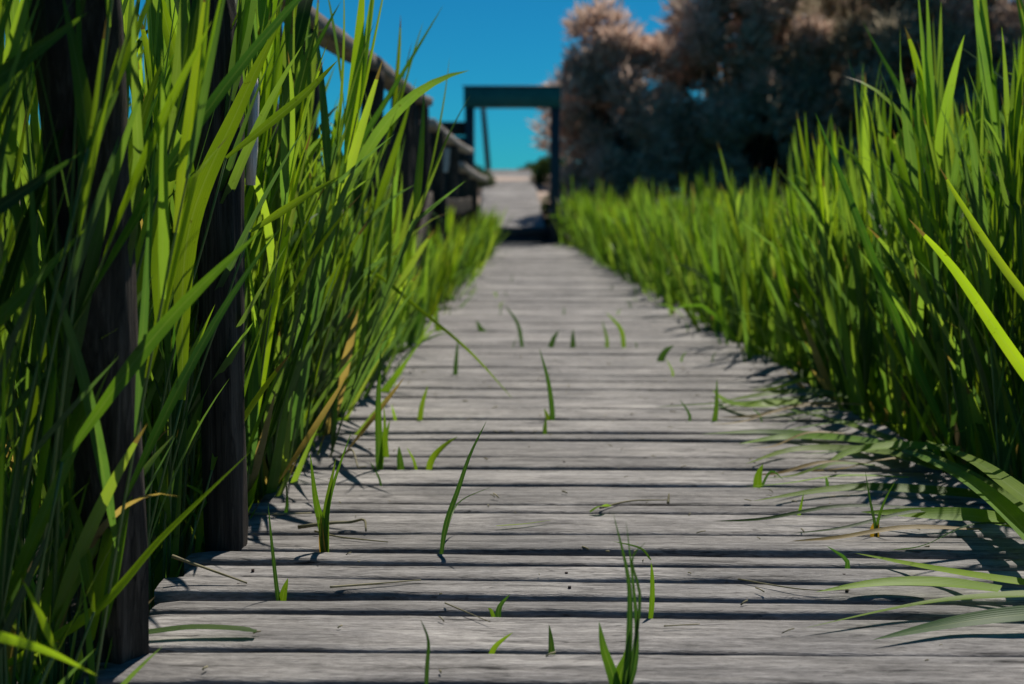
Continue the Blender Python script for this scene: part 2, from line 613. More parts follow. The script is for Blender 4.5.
# ------------------------------------------------------------------ gate
gate = empty('gate', (-.57, 18.5, 0), 'plain dark green portal gate frame standing across the far end of the boardwalk', 'gate')
gx0, gx1 = PD(470, 200, 18.5).x, PD(555, 200, 18.5).x
ztop = PD(512, 88, 18.5).z
zb = PD(512, 108, 18.5).z
for gx, wd in ((gx0, .115), (gx1, .125)):
    g = MB()
    g.box((gx, 18.5, (ztop + GROUND) / 2 - .01), (wd, .20, ztop - GROUND - .02))
    g.build('post', M_gatepost, gate)
    g = MB()
    g.box((gx, 18.5, .012), (wd + .07, .27, .03))
    g.build('base_plate', M_gatepost, gate)
g = MB()
g.box(((gx0 + gx1) / 2, 18.49, (ztop + zb) / 2), (gx1 - gx0 + .14, .25, ztop - zb))
g.build('header', M_gate, gate)
g = MB()
g.box(((gx0 + gx1) / 2, 18.49, ztop + .012), (gx1 - gx0 + .17, .28, .022))
g.build('cap', M_gatepost, gate)
wing = empty('fence_panel', (-1.45, 18.55, 0), 'low dark brown wooden panel joined to the left of the green gate', 'fence panel')
x0, x1 = PD(428, 130, 18.55).x, gx0 - .065
zt = PD(450, 121, 18.55).z
for k in range(7):
    g = MB() if k == 0 else g
    h = .185
    g.box(((x0 + x1) / 2, 18.55, zt - .1 - k * (h + .012)), (x1 - x0, .03, h))
g.build('board', M_panel, wing)
g = MB()
g.box((x0 - .05, 18.55, (zt + GROUND) / 2), (.1, .1, zt - GROUND + .05))
g.build('post', M_post, wing)

# ------------------------------------------------------------------ railing on the left
rail_root = empty('wooden_railing', (-.72, 5, 0), 'weathered wooden railing on rough dark posts half buried in reeds', 'railing')


def rough_post(pts, rad, seed, parent, name='post', mat=M_post, flat=None):
    b = MB()
    P0 = [Vector(p) for p in pts]
    n = 26
    out, rr = [], []
    for i in range(n + 1):
        s = i / n * (len(P0) - 1)
        k = min(int(s), len(P0) - 2)
        u = s - k
        p = P0[k].lerp(P0[k + 1], u)
        p += Vector((noise.noise(Vector((i * .18, seed, 0))), noise.noise(Vector((i * .18, seed, 5))), 0)) * .012
        out.append(p)
        rr.append(rad[k] * (1 - u) + rad[k + 1] * u)
    b.tube(out, rr, 28, .26, seed)
    return b.build(name, mat, parent)


# nearest two posts, tall, leaning
b0, b1 = P(122, 650), PD(72, -8, 1.93)
top = b0.lerp(b1, 1.28)
rough_post([b0 + (b0 - b1) * .42, b0, b1, top], [.046, .046, .056, .054], 3, rail_root)
b0, b1 = P(227, 545), PD(214, 0, 2.74)
rough_post([b0 + (b0 - b1) * .40, b0, b1, b0.lerp(b1, 1.25)], [.041, .038, .044, .043], 8, rail_root)
posts = [(3.62, 1.34, -.765), (4.55, 1.22, -.80), (6.0, 1.20, -.80), (7.25, 1.2, -.80), (8.35, 1.22, -.80)]
for i, (d, h, x) in enumerate(posts):
    lx, ly = random.uniform(-.03, .03), random.uniform(-.04, .04)
    rough_post([(x - lx, d - ly, GROUND - .1), (x, d, h * .5), (x + lx, d + ly, h)], [.055, .05, .046], 20 + i, rail_root)


def beam(p0, p1, wdt, hgt, name, parent, mat, seed=0, n=14, sag=.02):
    """sawn timber from p0 to p1 with uneven edges"""
    p0, p1 = Vector(p0), Vector(p1)
    dr = (p1 - p0).normalized()
    side = dr.cross(Vector((0, 0, 1))).normalized()
    up = side.cross(dr).normalized()
    prof = [(-1, -.8), (-.8, -1), (.8, -1), (1, -.8), (1, .8), (.8, 1), (-.8, 1), (-1, .8)]
    V = []
    for i in range(n + 1):
        s = i / n
        c = p0.lerp(p1, s) - Vector((0, 0, sag * 4 * s * (1 - s)))
        e = 1 + .12 * noise.noise(Vector((i * .7, seed, 0)))
        for (a, b_) in prof:
            j = 1 + .10 * noise.noise(Vector((a * 3, b_ * 3, i * .5 + seed)))
            V.append(tuple(c + side * a * wdt / 2 * e * j + up * b_ * hgt / 2 * e * j))
    Q = []
    for i in range(n):
        for k in range(8):
            k2 = (k + 1) % 8
            Q.append((i * 8 + k, i * 8 + k2, (i + 1) * 8 + k2, (i + 1) * 8 + k))
    for b_, rev in ((0, 1), (n * 8, 0)):
        for q in ((0, 1, 2, 3), (0, 3, 4, 7), (7, 4, 5, 6)):
            q = tuple(b_ + k for k in q)
            Q.append(q if not rev else q[::-1])
    m_ = MB()
    m_.add(V, Q)
    return m_.build(name, mat, parent)


beam((-.80, 3.3, 1.27), (-.80, 5.95, 1.245), .10, .055, 'rail', rail_root, M_rail, 1)
beam((-.80, 6.05, 1.243), (-.80, 8.65, 1.235), .10, .055, 'rail', rail_root, M_rail, 2)
beam((-.86, 4.5, .72), (-.85, 7.3, .78), .035, .09, 'rail', rail_root, M_rail, 3)
beam((-.735, 7.0, .25), (-.735, 8.3, .65), .03, .09, 'brace', rail_root, M_post, 6)
beam((-.86, 7.3, .95), (-.86, 8.7, .90), .03, .14, 'rail', rail_root, M_post, 16)
beam((-.86, 5.9, .50), (-.86, 8.7, .55), .03, .16, 'rail', rail_root, M_post, 17)
for i_, (d_, h_) in enumerate(((6.6, 1.0), (7.75, 1.18), (8.05, 1.1), (8.7, 1.12))):
    rough_post([(-.84, d_, GROUND), (-.83, d_, h_ * .5), (-.82, d_, h_)], [.05, .05, .045], 70 + i_, rail_root)
# pale split ends of an old board wired behind the second post
q0, q1 = PD(250, 185, 2.84), PD(256, 66, 2.84)
s = MB()
s.tube([q0, q0.lerp(q1, .3), q0.lerp(q1, .75), q1], [.020, .024, .019, .003], 8, .5, 3, squash=.5)
s.build('split_board', M_pale, rail_root)
s = MB()
q0, q1 = PD(244, 36, 2.84), PD(252, -30, 2.84)
s.tube([q0, q0.lerp(q1, .4), q1], [.01, .022, .026], 8, .4, 5, squash=.5)
s.build('split_board', M_pale, rail_root)

far_rail = empty('broken_railing', (-.8, 12, 0), 'broken low end of the wooden railing just before the gate', 'railing')
for i, (d, h, x) in enumerate(((9.6, 1.12, -.82), (11.0, 1.05, -.83), (12.6, 1.0, -.84), (14.2, .9, -.84), (15.8, .84, -.95), (17.2, .74, -1.02))):
    rough_post([(x, d, GROUND - .1), (x, d, h * .5), (x + random.uniform(-.04, .04), d, h)], [.06, .055, .05], 50 + i, far_rail)
M_railpale = wood('silver_rail_wood', (.16, .14, .12), (.34, .30, .27), (.50, .46, .42), 'y')
beam(PD(428, 122, 9.1), PD(468, 151, 12.7), .09, .05, 'rail', far_rail, M_railpale, 9)
beam(PD(459, 165, 11.8), PD(484, 179, 15.9), .09, .06, 'rail', far_rail, M_railpale, 10)
beam((-.76, 9.5, .6), (-.77, 12.7, .58), .03, .12, 'brace', far_rail, M_post, 12)
beam((-.86, 12.6, .5), (-1.0, 17.1, .42), .03, .12, 'brace', far_rail, M_post, 13)
beam(PD(444, 172, 10.6), PD(447, 148, 10.6), .06, .05, 'brace', far_rail, M_pale, 14)
beam(PD(464, 212, 13.2), PD(465, 176, 13.2), .06, .05, 'brace', far_rail, M_pale, 15)

# pole beyond the gate
q = P(487, 168, .98)
pole = MB()
pb, pt = PD(488, 166, 28.5), PD(482, 96, 28.5)
pole.tube([pb - Vector((0, 0, .4)), pb, pb.lerp(pt, .5), pt], [.06, .06, .055, .05], 10, .1, 4)
po = pole.build('pole', M_knot)
tag(po, 'thin dark leaning pole on the sandy bank seen through the gate', 'pole')


# ------------------------------------------------------------------ blades and reeds
def blade_arrays(pts, width, nrm=None, twist=0.0, fold=.25, r=.5, b=.5, wprof=None, rows=3):
    """a grass blade along pts (k x 3); returns V,Q,C"""
    pts = np.asarray(pts, dtype=float)
    n = len(pts)
    T = np.gradient(pts, axis=0)
    T /= np.linalg.norm(T, axis=1)[:, None] + 1e-9
    if nrm is None:
        nrm = np.array([0, -1, .1])
    S = np.cross(T, nrm)
    S /= np.linalg.norm(S, axis=1)[:, None] + 1e-9
    U = np.cross(S, T)
    t = np.linspace(0, 1, n)
    ang = twist * t
    ca, sa = np.cos(ang)[:, None], np.sin(ang)[:, None]
    S, U = S * ca + U * sa, U * ca - S * sa
    if wprof is None:
        wp = np.minimum(1, .42 + t * 2.6) * (1 - t ** 2.1) ** .85
    else:
        wp = wprof(t)
    wd = width * wp[:, None] * .5
    offs = (-1, 0, 1) if rows == 3 else (-1, 1)
    V = np.zeros((n, rows, 3))
    C = np.zeros((n, rows, 4))
    for j, o_ in enumerate(offs):
        V[:, j] = pts + S * wd * o_ + U * wd * abs(o_) * fold
        C[:, j, 0] = r
        C[:, j, 1] = t
        C[:, j, 2] = b
        C[:, j, 3] = (o_ + 1) / 2
    idx = np.arange(n * rows).reshape(n, rows)
    Q = np.stack([idx[:-1, :-1], idx[:-1, 1:], idx[1:, 1:], idx[1:, :-1]], -1).reshape(-1, 4)
    return V.reshape(-1, 3), Q, C.reshape(-1, 4)


def leaf_path(base, az, a0, bend, L, n, kink=None):
    """start angle a0 from vertical, ends at a0+bend; kink folds the leaf over at that share of its length"""
    t = np.linspace(0, 1, n)
    ang = a0 + bend * t ** 1.7
    if kink is not None:
        ang = np.where(t > kink, ang + .35 * rng.uniform(1.0, 2.0), ang)
    dz = np.cos(ang)
    dh = np.sin(ang)
    st = L / (n - 1)
    az_t = az + rng.normal(0, .12) * t
    x = np.concatenate([[0], np.cumsum(dh[:-1] * np.cos(az_t[:-1]))]) * st
    y = np.concatenate([[0], np.cumsum(dh[:-1] * np.sin(az_t[:-1]))]) * st
    z = np.concatenate([[0], np.cumsum(dz[:-1])]) * st
    return np.stack([x, y, z], 1) + base


def reed_template(H, n_seg=11, rows=3, sides=5, leafL=.44, W=.034):
    """stem and leaves as two array triples; H is the height of the last leaf's base"""
    lean = rng.uniform(0, .10)
    laz = rng.uniform(0, 2 * math.pi)
    K = 10
    s = np.linspace(0, 1, K)
    spine = np.stack([np.cos(laz) * lean * s ** 1.8 * H, np.sin(laz) * lean * s ** 1.8 * H, s * H], 1)
    b = rng.uniform()
    stem = MB()
    rr = [.0042 * (1 - .6 * q) for q in s]
    stem.tube([Vector(p) for p in spine], rr, sides, c=(rng.uniform(), .5, b, .5), caps=False)
    lv = MB()
    az = rng.uniform(0, 2 * math.pi)
    z = rng.uniform(.10, .2)
    while z < H:
        f = z / H
        az += math.pi + rng.normal(0, .35)
        base = np.array([np.interp(f, s, spine[:, 0]), np.interp(f, s, spine[:, 1]), z])
        L = leafL * rng.uniform(.75, 1.2) * (1 - .25 * max(0, f - .7) / .3) * (.75 + .4 * min(1, f * 1.8))
        a0 = rng.uniform(.10, .62) * (1 - .50 * f)
        bend = rng.uniform(-.12, .40) * (1 - .3 * f)
        if rng.uniform() < .12:
            bend += rng.uniform(.6, 1.3)
        kink = rng.uniform(.4, .75) if rng.uniform() < .05 else None
        pts = leaf_path(base, az, a0, bend, L, n_seg, kink)
        nrm = np.array([-math.cos(az), -math.sin(az), .6])
        v, q, c = blade_arrays(pts, W * rng.uniform(.6, 1.15), nrm, rng.normal(0, .9), rng.uniform(.1, .35), 1.5 if rng.uniform() < (.07 if f < .4 else .006) else rng.uniform(), b, rows=rows)
        lv.add(v, q, c)
        z += rng.uniform(.085, .15) * (1.0 if H > 1 else .8)
    # the furled spear at the tip
    top = spine[-1]
    for k in range(2):
        pts = leaf_path(top, laz + k * 2.6, rng.uniform(.0, .12), rng.uniform(0, .3), leafL * rng.uniform(.7, .95), n_seg)
        v, q, c = blade_arrays(pts, W * .55, np.array([math.cos(laz), math.sin(laz), .1]), rng.normal(0, .5), .5, rng.uniform(.4, 1), b, rows=rows)
        lv.add(v, q, c)
    cat = lambda m_: (np.concatenate(m_.V), np.concatenate(m_.Q), np.concatenate(m_.C))
    return cat(stem), cat(lv)


# reed heights above the deck, by distance
def h_left(y):
    return interp(y, [(1.5, 1.45), (2.9, 1.38), (3.6, 1.16), (4.3, .96), (5.5, .70), (7.5, .56), (10, .56), (19, .52)])


def h_right(y, x):
    e = interp(y, [(2, 1.0), (3.6, 1.12), (4.4, 1.0), (5.2, .74), (7, .68), (9, .67), (12, .69), (19, .74)])
    k = noise.noise(Vector((x * 1.3, y * 1.3, 3.3)))
    return e * (1 + (.35 if y < 6 else .12) * k)


# positions
def px_of(x, y, z):
    v = CM.transposed() @ (Vector((x, y, z)) - CP)
    if v.z > -.05: return None
    return 512 + F * v.x / -v.z, 342 - F * v.y / -v.z


def scatter(n, xf, ya, yb, bias=1.0):
    L = []
    while len(L) < n:
        y = ya + (yb - ya) * rng.uniform() ** bias
        x = xf(y)
        L.append((x, y))
    return L


left_pts = scatter(200, lambda y: deck_left(y) - .03 - abs(rng.normal(0, .17)), 1.75, 5.2, 1.1)
left_pts += scatter(12, lambda y: deck_left(y) - .05 - rng.uniform(0, .22), 1.62, 2.02, 1.0)
left_pts += scatter(110, lambda y: deck_left(y) - .12 - rng.uniform(0, .9), 2.45, 4.2, 1.0)
left_pts += scatter(330, lambda y: deck_left(y) - .03 - abs(rng.normal(0, .22)), 5, 18.2, 1.0)
left_pts += scatter(420, lambda y: deck_left(y) - .35 - rng.uniform(0, 1) * (.4 + y * .16), 2.1, 18, 1.1)
right_pts = scatter(140, lambda y: deck_right(y) + .03 + abs(rng.normal(0, .24)), 3.1, 5.5, .9)
right_pts += scatter(480, lambda y: deck_right(y) - .03 + abs(rng.normal(0, .30)), 5, 18.2, .9)
right_pts += scatter(2300, lambda y: deck_right(y) + .15 + rng.uniform(0, 1) * (.5 + y * .38), 3.2, 19.0, .8)


def visible(x, y):
    for z in (.0, .7, 1.3):
        p = px_of(x, y, z)
        if p and -160 < p[0] < 1184: return True
    return False


TALL, SHORT = 1.28, .66
tall = [reed_template(TALL) for _ in range(18)]
short = [reed_template(SHORT, leafL=.36, W=.031) for _ in range(14)]
tall_near = [reed_template(TALL, leafL=.40, W=.022) for _ in range(10)]
tall_far = [reed_template(TALL, 7, 2, 4) for _ in range(12)]
short_far = [reed_template(SHORT, 7, 2, 4, leafL=.36, W=.031) for _ in range(14)]
shared = {}


def shared_mesh(kind, i, tmpl):
    k = (kind, i)
    if k not in shared:
        (sv, sq, sc), (lv, lq, lc) = tmpl
        a = np_mesh('reed_stem', sv, sq, sc)
        a.materials.append(M_stem)
        b = np_mesh('reed_leaves', lv, lq, lc)
        b.materials.append(M_leaf)
        shared[k] = (a, b)
    return shared[k]


def lean_matrix(x, y, side):
    """random turn, and a slight lean of the outer plants toward the light over the deck"""
    rz = rng.uniform(0, 2 * math.pi)
    tx = rng.normal(0, .055)
    ty = rng.normal(0, .055)
    edge = (x - deck_left(y)) if side == 'l' else (x - deck_right(y))
    amt = max(0, 1 - abs(edge) / .5) * rng.uniform(.0, (.14 if y < 3.6 else .26) if side == 'l' else .18)
    ty += amt if side == 'l' else -amt
    return Matrix.Rotation(ty, 4, 'Y') @ Matrix.Rotation(tx, 4, 'X') @ Matrix.Rotation(rz, 4, 'Z')


def stand(pts, side, n_single, group, label, bed_label):
    rows = []
    for (x, y) in pts:
        if not visible(x, y): continue
        if side == 'l' and y < 2.95:
            q_ = px_of(x, y, .3)
            if y < 2.3 and q_[0] > 20 and rng.uniform() < .45: continue
            if 30 < q_[0] < 160 and y < 2.5 and rng.uniform() < .72: continue
            if q_[0] > 40 and rng.uniform() < .5: continue
            if 170 < q_[0] < 280 and y < 2.85: continue
            if q_[0] <= 45 and rng.uniform() < .15: continue
        gz = GROUND + .02 * rng.uniform(-1, 1)
        htop = (h_left(y) if side == 'l' else h_right(y, x)) * (rng.uniform(.66, 1.04) if rng.uniform() < .9 else rng.uniform(1.05, 1.25))
        d = abs(x - (deck_left(y) if side == 'l' else deck_right(y)))
        rows.append((y + d * 1.2, x, y, gz, htop))
    rows.sort()
    singles, rest = rows[:n_single], rows[n_single:]
    for (_, x, y, gz, htop) in singles:
        use_tall = htop > .86
        T = (tall_near if side == 'l' and y < 2.7 else tall) if use_tall else short
        i = int(rng.integers(len(T)))
        full_h = (TALL if use_tall else SHORT) + .34
        sc = (htop - gz) / full_h
        ms, ml = shared_mesh(id(T), i, T[i])
        root = bpy.data.objects.new('reed', None)
        root.empty_display_size = .05
        COL.objects.link(root)
        root.matrix_world = Matrix.Translation((x, y, gz)) @ lean_matrix(x, y, side) @ Matrix.Scale(sc, 4)
        tag(root, label, 'reed', group)
        for nm, me_ in (('stem', ms), ('leaves', ml)):
            c = bpy.data.objects.new(nm, me_)
            COL.objects.link(c)
            c.parent = root
    bed = MB()
    for (_, x, y, gz, htop) in rest:
        use_tall = htop > .86
        T = tall_far if use_tall else short_far
        (sv, sq, scol), (lv, lq, lc) = T[int(rng.integers(len(T)))]
        full_h = (TALL if use_tall else SHORT) + .34
        s_ = (htop - gz) / full_h
        M4 = Matrix.Translation((x, y, gz)) @ lean_matrix(x, y, side) @ Matrix.Scale(s_, 4)
        A = np.array(M4)
        for v, q, c in ((sv, sq, scol), (lv, lq, lc)):
            c = c.copy()
            if v is lv:
                c[:, 0] = np.where(c[:, 0] > 1.1, c[:, 0], np.clip(c[:, 0] + rng.normal(0, .12), 0, 1))
            bed.add(v @ A[:3, :3].T + A[:3, 3], q, c)
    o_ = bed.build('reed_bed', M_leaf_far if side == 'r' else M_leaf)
    tag(o_, bed_label, 'reeds', kind='stuff')


stand(left_pts, 'l', 170, 'reeds crowding the left edge of the boardwalk', 'tall green reed in the dense stand along the left edge and railing posts',
      'mass of green reeds behind and beyond the railing on the left')
stand(right_pts, 'r', 125, 'reeds standing along the right edge of the boardwalk', 'upright green reed in the stand at the right edge of the boardwalk',
      'broad bright green reed bed filling the marsh right of the boardwalk')


# ------------------------------------------------------------------ single blades of the foreground and on the deck
def bez(points, n=18):
    """smooth curve through points (Catmull-Rom)"""
    p = [np.array(q, dtype=float) for q in points]
    if len(p) == 2:
        return np.array([p[0] * (1 - s) + p[1] * s for s in np.linspace(0, 1, n)])
    q = [2 * p[0] - p[1]] + p + [2 * p[-1] - p[-2]]
    out = []
    for s in np.linspace(0, len(p) - 1 - 1e-6, n):
        i = int(s)
        u = s - i
        a, b, c, d = q[i], q[i + 1], q[i + 2], q[i + 3]
        out.append(.5 * (2 * b + (c - a) * u + (2 * a - 5 * b + 4 * c - d) * u * u + (3 * b - a - 3 * c + d) * u ** 3))
    return np.array(out)


def blade_obj(name, pts, width, mat, label=None, cat=None, group=None, parent=None, r=None, nrm=(0, -1, .2), twist=.3, fold=.25, wprof=None, n=18):
    m_ = MB()
    v, q, c = blade_arrays(bez(pts, n), width, np.array(nrm, dtype=float), twist, fold, random.random() if r is None else r, random.random(), wprof)
    m_.add(v, q, c)
    o_ = m_.build(name, mat, parent)
    if label: tag(o_, label, cat, group)
    return o_


def sprout(base, blades, label, group='green shoots growing up through the deck gaps', mat=None, name='shoot'):
    """base pixel on the deck; each blade: list of (px,py) from base to tip, width in px, tint, forward lean in m"""
    p0 = P(*base, 0)
    p0.y = min((q_[0] for q_ in full if q_[1]), key=lambda v: abs(v - p0.y)) + .006
    root = empty(name, tuple(p0), label, 'shoot', group)
    for bl in blades:
        path, wpx, r_ = bl[0], bl[1], bl[2]
        lean = bl[3] if len(bl) > 3 else 0.0
        mt = bl[4] if len(bl) > 4 else (mat or M_leaf)
        wd = wpx * p0.y / F * .95
        if path == 'up':
            continue
        pts = [tuple(p0 + Vector((random.uniform(-.002, .002), 0, -.03)))] if len(bl) < 6 else []
        for i, (x, y) in enumerate(path):
            pts.append(tuple(PD(x, y, p0.y + lean * (i + 1) / len(path))))
        m_ = MB()
        v, q, c = blade_arrays(bez(pts, 16), wd, np.array((random.uniform(-.3, .3), -1, .1)), random.uniform(-.5, .5), .3, r_ * .72, random.random() * .5,
                               lambda t: np.minimum(1, .55 + t * 2.0) * (1 - t ** 2.4) ** .9)
        m_.add(v, q, c)
        m_.build('blade', mt, root)
    return root


S = sprout
S((277, 598), [([(277, 590), (272, 545), (268, 503)], 5, .1), ([(284, 592), (288, 578)], 9, .8)], 'dark upright shoot with one short bright leaf near the left deck edge')
S((325, 550), [([(325, 540), (327, 505), (336, 458)], 10, .75), ([(323, 530), (316, 500), (310, 452)], 10, .55), ([(326, 530), (332, 490), (352, 430)], 6, .3),
               ([(322, 540), (321, 512)], 8, .95, 0, M_yellow)], 'leafy green shoot with broad leaves and yellow base beside left reeds')
S((379, 467), [([(379, 450), (378, 400), (381, 346)], 9, .4), ([(382, 455), (385, 430), (384, 405)], 6, .7)], 'tall narrow green shoot standing in the deck beside left reeds')
S((400, 467), [([(400, 460), (399, 446)], 8, .3)], 'stubby dark green shoot right of the tall narrow shoot')
S((427, 466), [([(432, 460), (443, 447), (458, 436)], 8, .95)], 'short yellow green leaf curling to the right out of the deck')
S((421, 415), [([(422, 405), (428, 385)], 6, .9)], 'small olive leaf tip in deck behind the tall narrow shoot')
S((441, 545), [([(446, 525), (458, 490), (470, 455), (487, 420)], 6, .05), ([(450, 520), (462, 500), (494, 486)], 2.2, .4, .25)], 'long thin dark shoot leaning right in the middle of the deck')
S((552, 424), [([(552, 410), (548, 380), (539, 347)], 6, .15), ([(548, 418), (544, 408)], 6, .8)], 'slender curved dark shoot in the middle deck distance')
S((545, 434), [([(545, 428), (546, 418)], 5, .4)], 'tiny green stub before the slender curved shoot')
S((551, 654), [([(551, 645), (549, 624)], 8, .2)], 'short pointed dark green blade poking from the widest near gap')
S((488, 655), [([(494, 648), (513, 632)], 7, .9)], 'small yellow green blade leaning right in the near deck gap')
S((427, 679), [([(427, 665), (428, 640), (420, 618)], 5, .0)], 'thin brown pointed blade on the nearest board')
S((497, 615), [([(499, 608), (510, 594)], 7, .1), ([(492, 612), (488, 608)], 5, .7)], 'small dark leaf pair in the gap in the deck middle')
S((621, 684), [([(612, 672), (604, 648), (599, 621)], 13, .35), ([(627, 670), (630, 620), (628, 575), (613, 512)], 8, .1), ([(634, 672), (637, 630), (633, 580), (626, 520)], 6, .15),
               ([(620, 676), (628, 655), (630, 630)], 14, .6), ([(630, 672), (640, 600), (632, 560), (647, 541)], 4, .05)], 'large bushy dark green shoot nearest the camera with tall thin stalks')
S((650, 613), [([(652, 600), (652, 575), (651, 562)], 6, .75), ([(651, 560), (640, 548), (612, 541)], 2.5, .3, .02, M_leaf, 1)], 'bright green shoot with bent tip behind the bushy shoot')
S((573, 348), [([(573, 342), (573, 329)], 6, .05)], 'short dark blade in the blurred far part of the deck')
S((486, 338), [([(483, 332), (476, 320)], 9, .2)], 'broad dark leaf stub in the far part of the deck left of centre')
S((524, 340), [([(518, 325), (505, 305)], 4, .05)], 'thin blurred dark shoot leaning left in the far deck')
S((549, 347), [([(553, 340), (559, 330)], 6, .05)], 'blurred dark shoot leaning right in the far deck')
S((658, 360), [([(664, 353), (674, 345)], 8, .1)], 'dark leaf tip leaning right near the far right reeds')
S((757, 485), [([(758, 478), (763, 464)], 10, .65), ([(770, 472), (784, 480)], 3, .1, 0)], 'folded green leaf shoot by the flattened reeds on the right')
S((716, 424), [([(716, 410), (717, 378)], 6, .35)], 'straight single blade standing before the right reeds')
S((875, 534), [([(875, 526), (870, 500), (865, 470)], 3.5, .05), ([(877, 525), (885, 500), (896, 480)], 3.5, .3), ([(872, 532), (873, 523)], 7, .9, 0, M_yellow), ([(877, 532), (879, 522)], 6, .7, 0, M_yellow)],
  'orange based shoot with two thin dark blades on the right of the deck')
S((607, 350), [([(607, 340), (602, 320)], 4, .6)], 'thin green blurred blade in the far deck left of the pair')
S((623, 345), [([(621, 330), (606, 312)], 5, .8)], 'pale green blurred shoot before the far right reeds')
S((456, 372), [([(456, 362), (458, 338)], 5, .1)], 'dark blurred shoot beside the far left reeds')
S((387, 456), [([(386, 440), (390, 420)], 6, .75)], 'light green blade close behind the tall narrow shoot')
S((438, 338), [([(437, 325), (438, 300)], 7, .6)], 'light green shoot at the far left deck edge')

# arching stalk over the deck from the left reeds
blade_obj('arching_blade', [tuple(PD(330, 262, 4.3)), tuple(PD(372, 272, 4.25)), tuple(PD(420, 310, 4.2)), tuple(PD(470, 352, 4.15)), tuple(P(512, 398, .02))], .012, M_leaf,
          'long thin yellow green blade arching from left reeds over the deck', 'blade', r=.7, wprof=lambda t: (1 - t ** 3) * .9 + .1)


def lying(path, wpx, r_, label, mat=None, twist=.2, z=.012, zs=None, group='reed leaves flattened across the right of the deck', name='fallen_leaf', cat='leaf', fold=.22, wprof=None):
    pts = []
    for i, (x, y) in enumerate(path):
        zz = (zs[i] if zs else z) * .65 + .003
        pts.append(tuple(P(x, y, zz)))
    mid_d = np.mean([p[1] for p in pts])
    return blade_obj(name, pts, wpx * mid_d / F * 1.65, mat or M_leaf_flat, label, cat, group, r=r_, nrm=(0, -.35, 1), twist=twist, fold=fold, n=24, wprof=wprof)


EDGE = lambda t: np.minimum(1, .75 + t) * (1 - t ** 2.2) ** .9
L_ = lying
L_([(1060, 545), (1000, 495), (930, 458), (850, 425), (765, 404)], 12, .6, 'long arching green leaf reaching furthest back across the right deck', zs=[.12, .11, .08, .05, .015], wprof=EDGE)
L_([(900, 452), (840, 438), (770, 432), (700, 434)], 8, .3, 'pale thin leaf lying farthest left of the flattened leaves', zs=[.05, .03, .012, .01], wprof=EDGE)
L_([(930, 455), (860, 441), (790, 437), (738, 444)], 10, .45, 'green leaf lying flat beneath the pale thin one', zs=[.07, .05, .02, .01], wprof=EDGE)
L_([(940, 470), (880, 452), (800, 449), (745, 464)], 9, .7, 'yellowish leaf bowed over near the folded shoot', zs=[.06, .05, .03, .01], wprof=EDGE)
L_([(1010, 500), (940, 492), (850, 488), (752, 501)], 11, .55, 'straight green leaf lying along a board below the bowed one', zs=[.03, .025, .02, .01], wprof=EDGE)
L_([(1070, 540), (990, 519), (930, 514), (860, 512)], 15, .6, 'broad smooth green leaf with pale underside above the orange based shoot', zs=[.07, .06, .05, .04], wprof=EDGE, twist=.5)
L_([(1060, 588), (990, 578), (920, 566), (855, 553)], 8, .8, 'slim leaf sloping up left below the orange based shoot', zs=[.06, .05, .03, .02], wprof=EDGE)
L_([(1000, 590), (940, 583), (880, 583), (815, 592)], 11, .65, 'folded light green leaf lying mid right on the deck', zs=[.04, .03, .02, .01], wprof=EDGE)
L_([(1070, 594), (1000, 596), (920, 604), (800, 629)], 9, .7, 'long pale green leaf sweeping down left to a fine point', zs=[.06, .05, .03, .01], wprof=EDGE, twist=-.5)
L_([(1070, 612), (1010, 616), (950, 624), (872, 640)], 15, .02, 'broad very dark leaf nearest the camera at the right', zs=[.04, .035, .02, .01], wprof=EDGE)
L_([(960, 450), (900, 446), (850, 452), (820, 470)], 9, .5, 'short drooping leaf at the foot of the right reeds', zs=[.10, .10, .07, .01], wprof=EDGE)
L_([(1050, 560), (1000, 505), (950, 470), (890, 445)], 14, .35, 'thick glossy dark green leaf arching above the other flattened leaves', zs=[.15, .16, .13, .08], wprof=EDGE, twist=.4)
L_([(1060, 525), (1015, 490), (975, 462), (925, 440)], 15, .75, 'bright green leaf arching beside the thick glossy one', zs=[.22, .22, .2, .16], wprof=EDGE)
L_([(800, 402), (760, 405), (730, 403), (712, 390)], 8, .7, 'curled green leaf in front of the far right reeds', zs=[.05, .05, .03, .02], wprof=EDGE)
L_([(850, 398), (810, 392), (770, 394), (720, 402)], 9, .5, 'grey green leaf lying in shade of the right reeds', zs=[.06, .05, .03, .02], wprof=EDGE)

FLAT = 'thin reed leaf lying tangled with others along the right side of the deck'
for k in range(22):
    y_ = random.uniform(2.35, 4.9)
    xe = random.uniform(.75, 1.05)
    L__ = random.uniform(.22, .5)
    dy = random.uniform(-.05, .10)
    z1_ = random.uniform(.01, .05)
    pts = [(xe, y_, z1_), (xe - L__ * .4, y_ - dy * .3, z1_ * .8 + .01), (xe - L__ * .75, y_ - dy * .7, .012), (xe - L__, y_ - dy, .006)]
    blade_obj('fallen_leaf', pts, random.uniform(.008, .018), M_leaf_flat, FLAT, 'leaf', 'thin leaves tangled along the right side of the deck', r=random.choice((.05, .1, .2, .35, .5, .65, 1.5)),
              nrm=(random.uniform(-.2, .2), -.3, 1), twist=random.uniform(-1.2, 1.2), n=18)
# loose bits on the boards
BITS = 'dry twigs and straws scattered on the boards'


def twig(path, rpx, r_, label, mat=M_dry, zs=None):
    pts = [P(x, y, (zs[i] if zs else .006)) for i, (x, y) in enumerate(path)]
    m_ = MB()
    q = bez([tuple(p) for p in pts], 14)
    d = pts[0].y
    m_.tube([Vector(p) for p in q], [rpx * d / F * (1 - .5 * i / 13) for i in range(14)], 7, .3, rpx * 7, c=(r_, .5, .5, .5))
    return tag(m_.build('twig', mat), label, 'twig', BITS)


